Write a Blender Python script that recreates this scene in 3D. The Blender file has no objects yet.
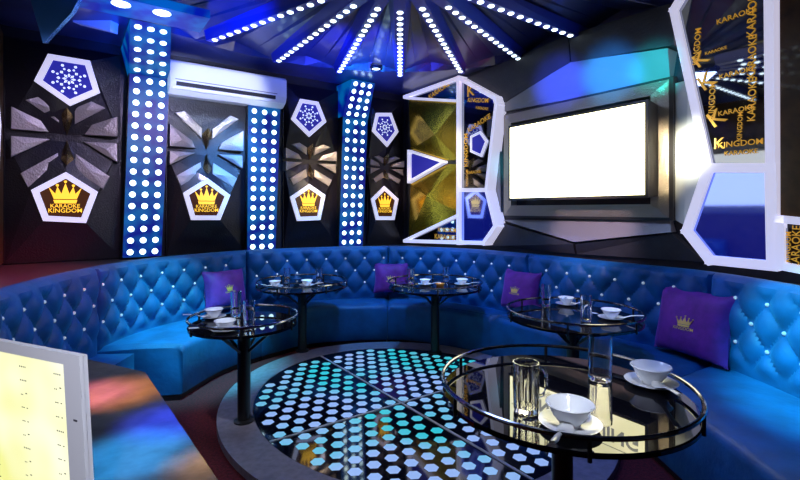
import bpy, math, random
from mathutils import Vector, Matrix
random.seed(7)
C=bpy.context.scene.collection
PI=math.pi
F=463.0; HC=1.5; HY=210.0; CX=400.0
def ray(px): return Vector(((px-CX)/F,1.0))
def U(px,py,z):                      # pixel + known height -> place in the room
    d=(HC-z)*F/(py-HY); return Vector(((px-CX)/F*d,d,z))
# ------------------------------------------------------------------ materials
def new_mat(name):
    m=bpy.data.materials.new(name); m.use_nodes=True
    nt=m.node_tree; b=nt.nodes['Principled BSDF']; return m,nt,b
def pm(name,col,rough=.5,metal=0,emit=None,es=0,trans=0,ior=1.45,sheen=0,coat=0,noise=0,nscale=8,bump=0,bscale=60,spec=.5,sheencol=None,col2=None):
    m,nt,b=new_mat(name)
    b.inputs['Base Color'].default_value=(*col,1); b.inputs['Roughness'].default_value=rough
    b.inputs['Metallic'].default_value=metal; b.inputs['IOR'].default_value=ior
    b.inputs['Specular IOR Level'].default_value=spec
    b.inputs['Transmission Weight'].default_value=trans
    b.inputs['Coat Weight'].default_value=coat; b.inputs['Coat Roughness'].default_value=.06
    b.inputs['Sheen Weight'].default_value=sheen
    if sheencol: b.inputs['Sheen Tint'].default_value=(*sheencol,1)
    if emit: b.inputs['Emission Color'].default_value=(*emit,1); b.inputs['Emission Strength'].default_value=es
    tc=nt.nodes.new('ShaderNodeTexCoord')
    if noise or col2:
        n=nt.nodes.new('ShaderNodeTexNoise'); n.inputs['Scale'].default_value=nscale; n.inputs['Detail'].default_value=4
        nt.links.new(tc.outputs['Object'],n.inputs['Vector'])
        r=nt.nodes.new('ShaderNodeValToRGB')
        c2=col2 if col2 else tuple(min(1,c*(1+noise)) for c in col); c1=col if col2 else tuple(c*(1-noise) for c in col)
        r.color_ramp.elements[0].position=.35; r.color_ramp.elements[1].position=.65
        r.color_ramp.elements[0].color=(*c1,1); r.color_ramp.elements[1].color=(*c2,1)
        nt.links.new(n.outputs['Fac'],r.inputs['Fac']); nt.links.new(r.outputs['Color'],b.inputs['Base Color'])
    if bump:
        n=nt.nodes.new('ShaderNodeTexNoise'); n.inputs['Scale'].default_value=bscale; n.inputs['Detail'].default_value=3
        nt.links.new(tc.outputs['Object'],n.inputs['Vector'])
        bp=nt.nodes.new('ShaderNodeBump'); bp.inputs['Strength'].default_value=bump; bp.inputs['Distance'].default_value=.01
        nt.links.new(n.outputs['Fac'],bp.inputs['Height']); nt.links.new(bp.outputs['Normal'],b.inputs['Normal'])
    return m
def glow(name,c1,c2,s,scale=4,rough=.15,t0=.4,t1=.6):   # lit acrylic whose colour drifts, with a gloss
    m=pm(name,tuple(x*.2 for x in c1),rough); nt=m.node_tree; b=nt.nodes['Principled BSDF']
    tc=nt.nodes.new('ShaderNodeTexCoord'); n=nt.nodes.new('ShaderNodeTexNoise'); n.inputs['Scale'].default_value=scale
    nt.links.new(tc.outputs['Object'],n.inputs['Vector']); r=nt.nodes.new('ShaderNodeValToRGB')
    r.color_ramp.elements[0].position=t0; r.color_ramp.elements[1].position=t1
    r.color_ramp.elements[0].color=(*c1,1); r.color_ramp.elements[1].color=(*c2,1)
    nt.links.new(n.outputs['Fac'],r.inputs['Fac']); nt.links.new(r.outputs['Color'],b.inputs['Emission Color'])
    b.inputs['Emission Strength'].default_value=s
    return m
M={}
M['black']=pm('black_lacquer',(.012,.011,.016),.22,coat=.5,bump=.25,bscale=45)
M['panel']=pm('panel_leatherette',(.008,.006,.011),.3,coat=.2,bump=.5,bscale=70)
M['petal']=pm('petal_bronze_metal',(.38,.34,.33),.38,metal=.6,bump=.6,bscale=60)
M['spine']=pm('spine_gold_metal',(.6,.45,.22),.25,metal=1,bump=.4,bscale=60)
M['wall']=pm('dark_wall_paint',(.01,.01,.02),.35,bump=.2,bscale=30)
M['ceil']=pm('ceiling_gloss_film',(.03,.04,.14),.28,coat=.3,noise=.3,nscale=2)
M['arm']=pm('ceiling_beam_paint',(.02,.04,.4),.3)
M['greypanel']=pm('grey_fascia',(.032,.032,.037),.45,bump=.3,bscale=60,noise=.15,nscale=6)
M['greygloss']=pm('silver_grey_gloss',(.28,.27,.28),.3,metal=.35,bump=.25,bscale=70)
M['reflecting_board']=pm('board_painted_reflection',(.75,.78,.72),.3,bump=.2)  # glossy board's bright reflection painted into its base colour
M['silver']=pm('brushed_champagne_metal',(.50,.43,.32),.3,metal=.85,bump=.7,bscale=90)
M['darkmetal']=pm('dark_tv_casing',(.06,.055,.05),.35,metal=.3)
M['velvet']=pm('blue_velvet',(.002,.09,.27),.5,sheen=.2,sheencol=(.15,.55,1),noise=.25,nscale=5,bump=.25,bscale=25)
M['velvetseat']=M['velvet']
M['purple']=pm('purple_velvet',(.2,.018,.26),.6,sheen=.5,sheencol=(.6,.3,1),noise=.2,nscale=12,bump=.2,bscale=120)
M['ledge']=pm('ledge_lacquer',(.05,.04,.045),.35,coat=.2)
M['crystal']=pm('crystal_button',(.9,.95,1),.08,metal=.6,emit=(.7,.9,1),es=.25)
M['carpet']=pm('dark_red_carpet',(.10,.006,.012),.95,noise=.4,nscale=60,bump=.5,bscale=200)
M['stone']=pm('lavender_grey_stone',(.21,.19,.25),.4,noise=.15,nscale=25,bump=.15,bscale=120)
M['glassblack']=pm('black_mirror_glass',(.003,.003,.006),.015,spec=.5,ior=1.52)
M['floorglass']=pm('dark_floor_glass',(.004,.005,.012),.05,spec=.8,ior=1.6)
M['hex']=glow('hexagon_light',(.03,.5,.6),(.28,.42,.82),1.0,scale=.9,rough=.2)
M['chrome']=pm('polished_steel',(.22,.22,.26),.12,metal=1)
M['joint']=pm('matt_aluminium_joint',(.45,.45,.5),.45)
M['blackmetal']=pm('black_powder_coat',(.012,.012,.014),.3)
M['ceramic']=pm('white_porcelain',(.82,.84,.9),.15,coat=.5)
M['glass']=pm('clear_glass',(1,1,1),.01,trans=1,ior=1.45)
M['led']=pm('led_lens',(.8,.9,1),.3,emit=(.62,.93,1),es=3.2)
M['ledwarm']=pm('ceiling_led_lens',(.8,.9,1),.3,emit=(.78,.95,1),es=3.5)
M['bluepanel']=glow('blue_lit_acrylic',(.0,.008,.26),(.0,.13,.42),.8,scale=5,rough=.4)
M['frame']=pm('white_lit_frame',(.75,.75,.85),.3,emit=(.78,.76,1),es=.62)
M['navyface']=pm('navy_lit_panel',(.02,.02,.2),.2,emit=(.03,.03,.42),es=.6)
M['snow']=pm('snowflake_ink',(.8,.85,1),.4,emit=(.7,.8,1),es=1.0)
M['browninset']=pm('dark_brown_plaque',(.05,.015,.01),.25,emit=(.25,.08,.01),es=.15)
M['goldlit']=pm('lit_gold',(.8,.5,.05),.3,metal=.3,emit=(1,.55,.04),es=1.3)
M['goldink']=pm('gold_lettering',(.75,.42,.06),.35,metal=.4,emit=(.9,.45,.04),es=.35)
M['goldthread']=pm('gold_embroidery',(1,.6,.15),.5,metal=.3,bump=.3,bscale=300)
M['goldmirror']=pm('gold_mirror',(.55,.36,.03),.22,metal=.9,bump=.15,bscale=14)
M['mirror']=pm('smoked_mirror',(.35,.37,.42),.03,metal=1)
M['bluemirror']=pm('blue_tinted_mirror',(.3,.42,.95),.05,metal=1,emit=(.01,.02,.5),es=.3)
M['plastic']=pm('white_plastic',(.78,.79,.82),.35)
M['darkslot']=pm('dark_slot',(.01,.01,.015),.5)
M['screen']=pm('tv_picture_white',(1,1,.9),.3,emit=(1,.93,.5),es=5)
M['screen2']=pm('second_picture_white',(1,1,.95),.3,emit=(1,.98,.85),es=1.2)
M['screenink']=pm('tv_picture_letters',(.3,.3,.2),.3,emit=(1,1,.95),es=1.05)
M['screenedge']=pm('tv_picture_yellow',(.9,.9,.4),.3,emit=(1,.9,.35),es=3)
M['monitor']=glow('monitor_picture',(.85,.85,.3),(1,1,.85),1.05,scale=3)
M['ink']=pm('grey_ink',(.1,.1,.12),.5)
M['desk']=pm('desk_gloss_laminate',(.06,.06,.07),.5,spec=.12,noise=.3,nscale=9,bump=.3,bscale=14)
M['bluefoil']=pm('blue_foil',(.05,.22,.6),.25,metal=.6)
M['brownpanel']=pm('brown_veneer',(.10,.045,.015),.3,coat=.4,noise=.3,nscale=10)
M['amber']=pm('amber_dish',(.7,.25,.03),.2,coat=.5)
# ------------------------------------------------------------------ mesh builder
class MB:
    def __init__(s): s.v=[]; s.f=[]; s.smooth=False
    def add(s,vs,fs):
        o=len(s.v); s.v+= [Vector(v) for v in vs]; s.f+= [tuple(i+o for i in f) for f in fs]; return s
    def box(s,c,h,ax=None):
        ax=ax or (Vector((1,0,0)),Vector((0,1,0)),Vector((0,0,1))); c=Vector(c)
        vs=[c+ax[0]*h[0]*i+ax[1]*h[1]*j+ax[2]*h[2]*k for i in(-1,1) for j in(-1,1) for k in(-1,1)]
        return s.add(vs,[(0,1,3,2),(4,6,7,5),(0,4,5,1),(2,3,7,6),(0,2,6,4),(1,5,7,3)])
    def prism(s,a,b):
        n=len(a); return s.add(list(a)+list(b),[tuple(range(n))[::-1],tuple(range(n,2*n))]+[(i,(i+1)%n,n+(i+1)%n,n+i) for i in range(n)])
    def ring(s,a,b,c,d):   # outer front, inner front, inner back, outer back loops
        n=len(a); fs=[]
        for k,l in((0,1),(1,2),(2,3),(3,0)):
            for i in range(n): j=(i+1)%n; fs.append((k*n+i,k*n+j,l*n+j,l*n+i))
        return s.add(list(a)+list(b)+list(c)+list(d),fs)
    def lathe(s,prof,c=(0,0,0),n=28):
        c=Vector(c); vs=[];fs=[]
        for r,z in prof:
            for i in range(n): a=2*PI*i/n; vs.append(c+Vector((r*math.cos(a),r*math.sin(a),z)))
        for k in range(len(prof)-1):
            for i in range(n): j=(i+1)%n; fs.append((k*n+i,k*n+j,(k+1)*n+j,(k+1)*n+i))
        if prof[0][0]>1e-5: fs.append(tuple(range(n))[::-1])
        if prof[-1][0]>1e-5: fs.append(tuple((len(prof)-1)*n+i for i in range(n)))
        s.smooth=True; return s.add(vs,fs)
    def lathe_closed(s,prof,n=28,c=(0,0,0)):
        c=Vector(c); vs=[];fs=[];m=len(prof)
        for r,z in prof:
            for i in range(n): a=2*PI*i/n; vs.append(c+Vector((r*math.cos(a),r*math.sin(a),z)))
        for k in range(m):
            for i in range(n): j=(i+1)%n; l=(k+1)%m; fs.append((k*n+i,k*n+j,l*n+j,l*n+i))
        s.smooth=True; return s.add(vs,fs)
    def tube(s,pts,r,n=8,closed=False,flat=1):
        pts=[Vector(p) for p in pts]; m=len(pts); vs=[];fs=[]
        for i,p in enumerate(pts):
            a=pts[(i-1)%m] if closed or i>0 else p; b=pts[(i+1)%m] if closed or i<m-1 else p
            t=(b-a).normalized(); up=Vector((0,0,1)) if abs(t.z)<.95 else Vector((1,0,0))
            x=t.cross(up).normalized(); y=x.cross(t)
            for k in range(n): an=2*PI*k/n; vs.append(p+x*r*math.cos(an)+y*r*flat*math.sin(an))
        for i in range(m if closed else m-1):
            j=(i+1)%m
            for k in range(n): l=(k+1)%n; fs.append((i*n+k,i*n+l,j*n+l,j*n+k))
        if not closed: fs+= [tuple(range(n))[::-1],tuple((m-1)*n+k for k in range(n))]
        s.smooth=True; return s.add(vs,fs)
    def build(s,name,mat,parent=None,smooth=None,local=False,bevel=0,autos=True):
        me=bpy.data.meshes.new(name)
        if local: o=Vector((0,0,0))
        else:
            xs=[v.x for v in s.v]; ys=[v.y for v in s.v]; o=Vector(((min(xs)+max(xs))/2,(min(ys)+max(ys))/2,min(v.z for v in s.v)))
        me.from_pydata([v-o for v in s.v],[],s.f)
        import bmesh
        bm=bmesh.new(); bm.from_mesh(me); bmesh.ops.recalc_face_normals(bm,faces=bm.faces[:]); bm.to_mesh(me); bm.free()
        sm=s.smooth if smooth is None else smooth
        if sm:
            for p in me.polygons: p.use_smooth=True
            try: me.set_sharp_from_angle(angle=math.radians(40))
            except Exception: pass
        me.materials.append(mat)
        ob=bpy.data.objects.new(name,me); C.objects.link(ob)
        if parent is not None:
            ob.parent=parent
            ob.location=o if local else o-wloc(parent)
        else: ob.location=o
        if bevel:
            m=ob.modifiers.new('Bevel','BEVEL'); m.width=bevel; m.segments=2; m.limit_method='ANGLE'
        return ob
def wloc(o):
    l=Vector((0,0,0))
    while o is not None: l+=o.location; o=o.parent
    return l
def tag(o,label=None,cat=None,group=None,kind=None):
    if label: o['label']=label
    if cat: o['category']=cat
    if group: o['group']=group
    if kind: o['kind']=kind
    return o
def thing(name,loc,label=None,cat=None,group=None,kind=None):
    o=bpy.data.objects.new(name,None); C.objects.link(o); o.location=loc; o.empty_display_size=.1
    return tag(o,label,cat,group,kind)
def struct(ob): ob['kind']='structure'; return ob
def dup(root,loc,rz=0,label=None,group=None,scale=1):
    r=root.copy(); C.objects.link(r); r.location=loc; r.rotation_euler=(0,0,rz); r.scale=(scale,)*3
    if label: r['label']=label
    if group: r['group']=group
    for ch in list(root.children):
        c=ch.copy(); C.objects.link(c); c.parent=r
        for g in ch.children:
            d=g.copy(); C.objects.link(d); d.parent=c
    return r
_t={}
def text_geo(s,off=.006):
    if (s,off) not in _t:
        cu=bpy.data.curves.new('t','FONT'); cu.body=s; cu.align_x='CENTER'; cu.align_y='CENTER'; cu.resolution_u=3; cu.offset=off
        ob=bpy.data.objects.new('t',cu); C.objects.link(ob)
        dg=bpy.context.evaluated_depsgraph_get(); me=bpy.data.meshes.new_from_object(ob.evaluated_get(dg))
        vs=[v.co.copy() for v in me.vertices]; fs=[tuple(p.vertices) for p in me.polygons]
        bpy.data.objects.remove(ob); bpy.data.meshes.remove(me); bpy.data.curves.remove(cu)
        xs=[v.x for v in vs]; ys=[v.y for v in vs]; cx=(min(xs)+max(xs))/2; cy=(min(ys)+max(ys))/2; w=max(xs)-min(xs)
        _t[(s,off)]=([Vector(((v.x-cx)/w,(v.y-cy)/w,0)) for v in vs],fs)
    return _t[(s,off)]
def crown_geo():            # unit wide crown: list of polygons
    P=[]
    P.append([(-.32,-.3),(.32,-.3),(.36,-.17),(-.36,-.17)])
    P.append([(-.34,-.14),(.34,-.14),(.5,.3),(.3,.05),(.24,.32),(.12,.05),(0,.45),(-.12,.05),(-.24,.32),(-.3,.05),(-.5,.3)])
    for x,y in((0,.5),(.5,.33),(-.5,.33),(.24,.36),(-.24,.36)):
        P.append([(x+.05*math.cos(k*PI/3),y+.05*math.sin(k*PI/3)) for k in range(6)])
    return P
# ------------------------------------------------------------------ walls as planes
class Wall:
    def __init__(s,c,r,n): s.c=Vector(c); s.r=Vector(r); s.n=Vector(n)
    def P(s,u,z,off=0): q=s.c+s.r*u+s.n*off; return Vector((q.x,q.y,z))
    def px(s,x,y,off=0):
        k=ray(x); a=s.c+s.n*off          # a + u r = Y k
        det=-s.r.x*k.y+s.r.y*k.x
        Y=(s.r.y*a.x - s.r.x*a.y)/(-s.r.x*k.y+s.r.y*k.x)
        u=((k*Y-a).dot(s.r)); return (u,HC+(HY-y)/F*Y)
    def pts(s,l,off=0): return [s.px(x,y,off) for x,y in l]
    def prism(s,b,l,o0,o1): b.prism([s.P(u,z,o0) for u,z in l],[s.P(u,z,o1) for u,z in l]); return b
    def bars(s,b,l,w,o0,o1,closed=True):
        n=len(l)
        for i in range(n if closed else n-1):
            a=Vector(l[i]); c=Vector(l[(i+1)%n]); d=(c-a).normalized(); p=Vector((-d.y,d.x))*w/2; e=d*w*.45
            q=[a-e+p,c+e+p,c+e-p,a-e-p]; s.prism(b,[tuple(v) for v in q],o0,o1-.0004*(i%3))
        return b
    def ringp(s,b,l,k,o0,o1):
        cu=sum(p[0] for p in l)/len(l); cz=sum(p[1] for p in l)/len(l)
        inn=[(cu+(u-cu)*k,cz+(z-cz)*k) for u,z in l]
        b.ring([s.P(*p,o1) for p in l],[s.P(*p,o1) for p in inn],[s.P(*p,o0) for p in inn],[s.P(*p,o0) for p in l]); return inn
    def geo(s,b,g,u,z,off,size,rot=0):
        vs,fs=g; cr,sr=math.cos(rot),math.sin(rot)
        b.add([s.P(u+(v.x*cr-v.y*sr)*size,z+(v.x*sr+v.y*cr)*size,off) for v in vs],fs)
    def polys(s,b,P,u,z,off,size):
        for p in P: s.prism(b,[(u+x*size,z+y*size) for x,y in p],off-.006,off)
D0=6.9
CO=Vector((.0745,D0))
rl=Vector((.8153,.579)); rr=Vector((.579,-.8153))
WL=Wall(CO,rl,Vector((.579,-.8153)))
WR=Wall(CO,rr,Vector((-.8153,-.579)))
ZC=3.2
def room(a,b): q=CO-rl*a+rr*b; return q
A_=4.75; B_=6.9
# shell
def wallbox(name,p,q,n,z0,z1,mat):
    b=MB(); t=.12
    b.prism([Vector((p.x,p.y,z0)),Vector((q.x,q.y,z0)),Vector((q.x,q.y,z1)),Vector((p.x,p.y,z1))],
            [Vector((p.x-n.x*t,p.y-n.y*t,z0)),Vector((q.x-n.x*t,q.y-n.y*t,z0)),Vector((q.x-n.x*t,q.y-n.y*t,z1)),Vector((p.x-n.x*t,p.y-n.y*t,z1))])
    return struct(b.build(name,mat))
wallbox('wall_back',room(0,0),room(A_,0),WL.n,-.05,3.4,M['wall'])
wallbox('wall_right',room(0,0),room(0,B_),WR.n,-.05,3.4,M['wall'])
wallbox('wall_left',room(A_,0),room(A_,B_),rl,-.05,3.4,M['brownpanel'])
wallbox('wall_front',room(0,B_),room(A_,B_),-rr,-.05,3.4,M['wall'])
b=MB(); cs=[room(0,0),room(A_,0),room(A_,B_),room(0,B_)]
b.prism([Vector((*c,-.05)) for c in cs],[Vector((*c,-.15)) for c in cs]); struct(b.build('floor',M['carpet']))
# pleated ceiling
HUB=Vector((0,3.16)); ANG=[-162,-144,-126,-108,-90,-72,-54,-36,-18,0,18,36,55,72.7,90,107.3,125,144.5,163,180]
def to_rect(a):
    d=Vector((math.cos(a),math.sin(a))); best=9
    ca=(CO-HUB).dot(rl); cb=(HUB-CO).dot(rr); da=-d.dot(rl); db=d.dot(rr)
    for v,dv,lo,hi in((ca,da,0,A_),(cb,db,0,B_)):
        if dv>1e-6: best=min(best,(hi-v)/dv)
        elif dv<-1e-6: best=min(best,(lo-v)/dv)
    return best
b=MB(); vs=[];fs=[]; aa=[]
for i,a in enumerate(ANG):
    a2=ANG[(i+1)%len(ANG)]; a2=a2 if a2>a else a2+360
    for k in range(4): aa.append((math.radians(a+(a2-a)*k/4),(0,.6,1,.6)[k]))
nA=len(aa)
for a,h in aa:
    R=to_rect(a)
    for r,z in((.05,ZC),(.35,ZC+.10*h),(min(2.5,R-.01),ZC+.10*h),(min(2.54,R-.005),ZC),(R,ZC)):
        vs.append(Vector((HUB.x+r*math.cos(a),HUB.y+r*math.sin(a),z)))
for i in range(nA):
    j=(i+1)%nA
    for k in range(4): fs.append((i*5+k,i*5+k+1,j*5+k+1,j*5+k))
# four corner fills
b.add(vs,fs); b.build('ceiling',M['ceil'],smooth=False)['kind']='structure'
b=MB(); b.prism([Vector((*c,ZC+.14)) for c in cs],[Vector((*c,ZC+.2)) for c in cs]); struct(b.build('ceiling',M['wall']))
# ceiling LED beams
LEN={36:2.2,55:2.32,72.7:2.41,90:2.45,107.3:2.41,125:2.33,144.5:2.2}
names={163:'leftmost LED ceiling beam, partly cut by the frame above the first light column',144.5:'LED ceiling beam pointing at the air conditioner',
125:'LED ceiling beam ending just right of the air conditioner',107.3:'LED ceiling beam ending above the bent light column, left of the downlight',90:'LED ceiling beam running straight away from the viewer',
72.7:'LED ceiling beam ending above the gold faceted mirror',55:'LED ceiling beam ending at the grey fascia left of the screen',36:'LED ceiling beam reaching the fascia over the screen',18:'rightmost LED ceiling beam, hardly in the frame'}
led0=None
for bb in(-126,-108,-90,-72,-144,-54): LEN[bb]=2.3; names[bb]='LED ceiling beam behind the viewpoint, %s, seen only in the mirrors'%{-126:'second from the left wall',-108:'third from the left wall',-90:'running straight back',-72:'first right of the one running straight back',-144:'nearest the left wall',-54:'nearest the right wall'}[bb]
for an,R in sorted(LEN.items()):
    a=math.radians(an); d=Vector((math.cos(a),math.sin(a),0)); s_=Vector((-d.y,d.x,0))
    R=min(R,to_rect(a)-.12)
    root=thing('ceiling_light_beam',(HUB.x+d.x*1.3,HUB.y+d.y*1.3,ZC-.07),'dark blue '+names[an]+', dotted with round bulbs','ceiling light','radial LED beams on the ceiling')
    c=Vector((HUB.x,HUB.y,0)); z0=ZC-.075
    q=lambda r,w,z: c+d*r+s_*w+Vector((0,0,z))
    b=MB(); b.prism([q(.4,-.05,z0),q(.4,.05,z0),q(.4,.10,ZC+.02),q(.4,-.10,ZC+.02)],[q(R+.06,-.035,z0),q(R+.06,.035,z0),q(R+.06,.06,ZC+.02),q(R+.06,-.06,ZC+.02)])
    b.build('housing',M['arm'],root)
    n=int((R-.5)/.118)
    for i in range(n):
        p=q(R-.03-i*.118,0,z0-.004)
        if led0 is None:
            m=MB().lathe([(0,-.008),(.018,-.006),(.027,0),(.027,.006)],n=12); led0=m.build('bulb',M['ledwarm'],root,local=True); o=led0
        else: o=led0.copy(); C.objects.link(o); o.parent=root
        o.location=p-root.location
pb=[U(103,14,ZC-.06),U(186,30,ZC-.06)]
bd=thing('ceiling_light_board',(-2.1,3.95,ZC-.08),'wide blue ceiling board with two large round lamps above the widest light column','ceiling light')
c0=Vector((-2.62,3.5)); c1=Vector((-1.75,4.12)); dd=(c1-c0).normalized(); nn_=Vector((dd.y,-dd.x))
b=MB(); q4=[c0+nn_*.25,c1+nn_*.25,c1-nn_*.13,c0-nn_*.13]
b.prism([Vector((*v,ZC-.08)) for v in q4],[Vector((*v,ZC-.01)) for v in q4]); b.build('board',M['bluepanel'],bd)
for px_,py_ in((121,4),(162,13)):
    p=U(px_,py_,ZC-.08); MB().lathe([(0,-.012),(.05,-.01),(.068,-.002),(.068,0)],(p.x,p.y,ZC-.08),20).build('lamp_lens',M['ledwarm'],bd)
# one recessed downlight between beams
p=U(376,70,ZC); r_=thing('downlight',(p.x,p.y,ZC-.0),'small round recessed downlight between two ceiling beams, above the bent light column','downlight')
r_.location.z=ZC+.01
MB().lathe_closed([(.05,0),(.075,0),(.075,.03),(.05,.03)]).build('trim_ring',M['chrome'],r_,local=True); MB().lathe([(.05,.005),(.05,.02)]).build('lens',M['ledwarm'],r_,local=True)
# ------------------------------------------------------------------ sofa curves
def catmull(P,n=24):
    out=[]; m=len(P)
    for i in range(m-1):
        p0=P[max(i-1,0)];p1=P[i];p2=P[i+1];p3=P[min(i+2,m-1)]
        for k in range(n):
            t=k/n; out.append(.5*((2*p1)+(p2-p0)*t+(2*p0-5*p1+4*p2-p3)*t*t+(3*p1-p0-3*p2+p3)*t**3))
    out.append(P[-1]); return out
BK=[Vector(p) for p in((-2.05,2.1),(-2.27,2.72),(-2.40,3.45),(-2.36,4.25),(-1.95,4.98),(-1.5,5.38),(-.87,5.70),(-.05,5.82),(.6,5.55),(1.14,5.06),(1.79,4.12),(2.24,3.44),(2.36,2.65),(2.30,1.9),(2.2,1.2))]
BC=catmull(BK,40)
def arclen(P):
    s=[0]
    for i in range(1,len(P)): s.append(s[-1]+(P[i]-P[i-1]).length)
    return s
BS=arclen(BC)
def at(P,S,s):
    s=max(0,min(S[-1]-1e-6,s))
    lo,hi=0,len(S)-1
    while hi-lo>1:
        m=(lo+hi)//2
        if S[m]<=s: lo=m
        else: hi=m
    t=(s-S[lo])/(S[hi]-S[lo]); p=P[lo].lerp(P[hi],t); d=(P[hi]-P[lo]).normalized(); return p,d
def nearest_s(px):              # arc length where the back curve is seen at column px
    best=None
    for i,p in enumerate(BC):
        x=CX+F*p.x/p.y; e=abs(x-px)
        if best is None or e<best[0]: best=(e,BS[i])
    return best[1]
FK=[Vector(p) for p in((-1.77,3.77),(-1.63,4.38),(-1.28,4.90),(-.9,5.22),(-.05,5.34),(.5,5.12),(.95,4.74),(1.34,4.1),(1.52,3.3),(1.56,2.3),(1.5,1.2))]
FC=catmull(FK,40); FS=arclen(FC)
ZT=1.03; ZS=.40; SP=.24; DZ=.15
seams_px=[-60,95,246,389,528,712]
ss=[0]+[nearest_s(x) for x in seams_px[1:]]+[BS[-1]]
# front curve breaks, matched by hand: sections 1..5
def near_f(px):
    best=None
    for i,p in enumerate(FC):
        if p.y<.3: continue
        e=abs(CX+F*p.x/p.y-px)
        if best is None or e<best[0]: best=(e,FS[i])
    return best[1]
fsb=[0,near_f(262),near_f(388),near_f(490),near_f(650),FS[-1]]
def back_grid(s0,s1):
    b=MB(); n=max(8,int((s1-s0)/.018)); zs=[ZS-.12+(ZT-ZS+.12)*k/34 for k in range(35)]
    vs=[]
    rows=[]
    for i in range(n+1):
        s=s0+(s1-s0)*i/n; p,d=at(BC,BS,s); nr=Vector((d.y,-d.x))      # towards the room
        e=min(s-s0,s1-s); 
        line=[]
        for z in zs:
            P_=s/SP+(z-.60)/(2*DZ); Q_=s/SP-(z-.60)/(2*DZ)
            g=abs(math.sin(PI*P_)*math.sin(PI*Q_))**.45
            # buttons dimple
            off=.008+.055*g
            fr=max(0,(ZT-z)); 
            if fr<.10: w=fr/.10; off=off*w+(.04)*(1-w); off-= .05*(1-math.sqrt(max(0,1-(1-min(1,fr/.05))**2)))
            if z<.50: w=max(0,(z-.42)/.08); off=off*w+.03*(1-w)
            if e<.05: off=off*(e/.05)+.04*(1-e/.05)-.055*(1-math.sqrt(max(0,1-(1-e/.05)**2)))
            line.append(Vector((p.x+nr.x*off,p.y+nr.y*off,z)))
        # over the top and down the rear
        for o2,z in((-.03,ZT+.012),(-.08,ZT+.012),(-.12,ZT-.01),(-.13,ZT-.06),(-.13,ZS-.12)):
            line.append(Vector((p.x+nr.x*o2,p.y+nr.y*o2,z)))
        rows.append(line)
    m=len(rows[0]); vs=[v for r in rows for v in r]; fs=[]
    for i in range(n):
        for k in range(m): l=(k+1)%m; fs.append((i*m+k,i*m+l,(i+1)*m+l,(i+1)*m+k))
    fs+= [tuple(range(m)),tuple(n*m+k for k in range(m))]
    b.add(vs,fs); b.smooth=True; return b
def seat_grid(s0,s1,f0,f1,z0,z1,inset=0,rnd=.05):
    b=MB(); n=40; rows=[]
    for i in range(n+1):
        t=i/n; p,d=at(BC,BS,s0+(s1-s0)*t); q,dq=at(FC,FS,f0+(f1-f0)*t)
        e=min(t,1-t)*(s1-s0); dz=0
        if e<.04: dz=-.03*(1-math.sqrt(max(0,1-(1-e/.04)**2)))
        v=(q-p); L=v.length; v.normalize(); L-=inset; line=[]
        prof=[(-.10,z0),(-.10,z1-.01)]+[(L*k/7,z1+.012*math.sin(PI*k/8)) for k in range(0,7)]
        prof+=[(L-rnd+rnd*math.sin(a),z1-rnd+rnd*math.cos(a)) for a in(.0,.3,.6,.9,1.2,1.57)]+[(L,z0+.02),(L-.01,z0)]
        for x,z in prof: 
            zz=z+(dz if z>z0+.05 else 0); line.append(Vector((p.x+v.x*x,p.y+v.y*x,zz)))
        rows.append(line)
    m=len(rows[0]); fs=[]
    for i in range(n):
        for k in range(m): l=(k+1)%m; fs.append((i*m+k,i*m+l,(i+1)*m+l,(i+1)*m+k))
    fs+= [tuple(range(m)),tuple(n*m+k for k in range(m))]
    b.add([v for r in rows for v in r],fs); b.smooth=True; return b
slab=['sofa section at the far left, mostly hidden by the desk','long curved sofa section below the first panels, behind the small left table','sofa section at the far middle left, between the first two purple cushions','sofa section behind the far table with the amber dish',
'sofa section under the big screen, behind the tray table with two tumblers','sofa section at the right edge, right of the large purple cushion']
btn=None
for k in range(6):
    s0,s1=ss[k]+.002,ss[k+1]-.002
    pm_,_=at(BC,BS,(s0+s1)/2)
    root=thing('sofa_section',(pm_.x,pm_.y,-.05),'blue velvet '+slab[k],'sofa','sections of the curved blue sofa')
    back_grid(s0,s1).build('backrest',M['velvet'],root,smooth=True)
    if k>0:
        seat_grid(s0,s1,fsb[k-1]+.002,fsb[k]-.002,.0,ZS).build('seat',M['velvet'],root)
        seat_grid(s0,s1,fsb[k-1]+.01,fsb[k]-.01,-.05,.0,inset=.02,rnd=.01).build('plinth',M['blackmetal'],root)
    else:
        b=MB(); 
        rows=[]
        for i in range(13):
            s=s0+(s1-s0)*i/12; p,d=at(BC,BS,s); nr=Vector((d.y,-d.x)); rows.append([p,p+nr*.3])
        a=[r[0] for r in rows]+[r[1] for r in rows[::-1]]
        b.prism([Vector((*x,-.05)) for x in a],[Vector((*x,.36)) for x in a]); b.build('seat',M['velvet'],root)
    for j in(0,1,2):
        z=.60+j*DZ; i=math.ceil(s0/SP-1)
        while True:
            s=(i+(j%2)/2)*SP; i+=1
            if s<s0+.04: continue
            if s>s1-.04: break
            p,d=at(BC,BS,s); nr=Vector((d.y,-d.x)); loc=Vector((p.x+nr.x*.02,p.y+nr.y*.02,z))
            if btn is None:
                m=MB().lathe([(0,-.013),(.009,-.009),(.013,0),(.009,.009),(0,.013)],n=10); btn=m.build('button',M['crystal'],root,local=True); o=btn
            else: o=btn.copy(); C.objects.link(o); o.parent=root
            o.location=loc-root.location
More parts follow.
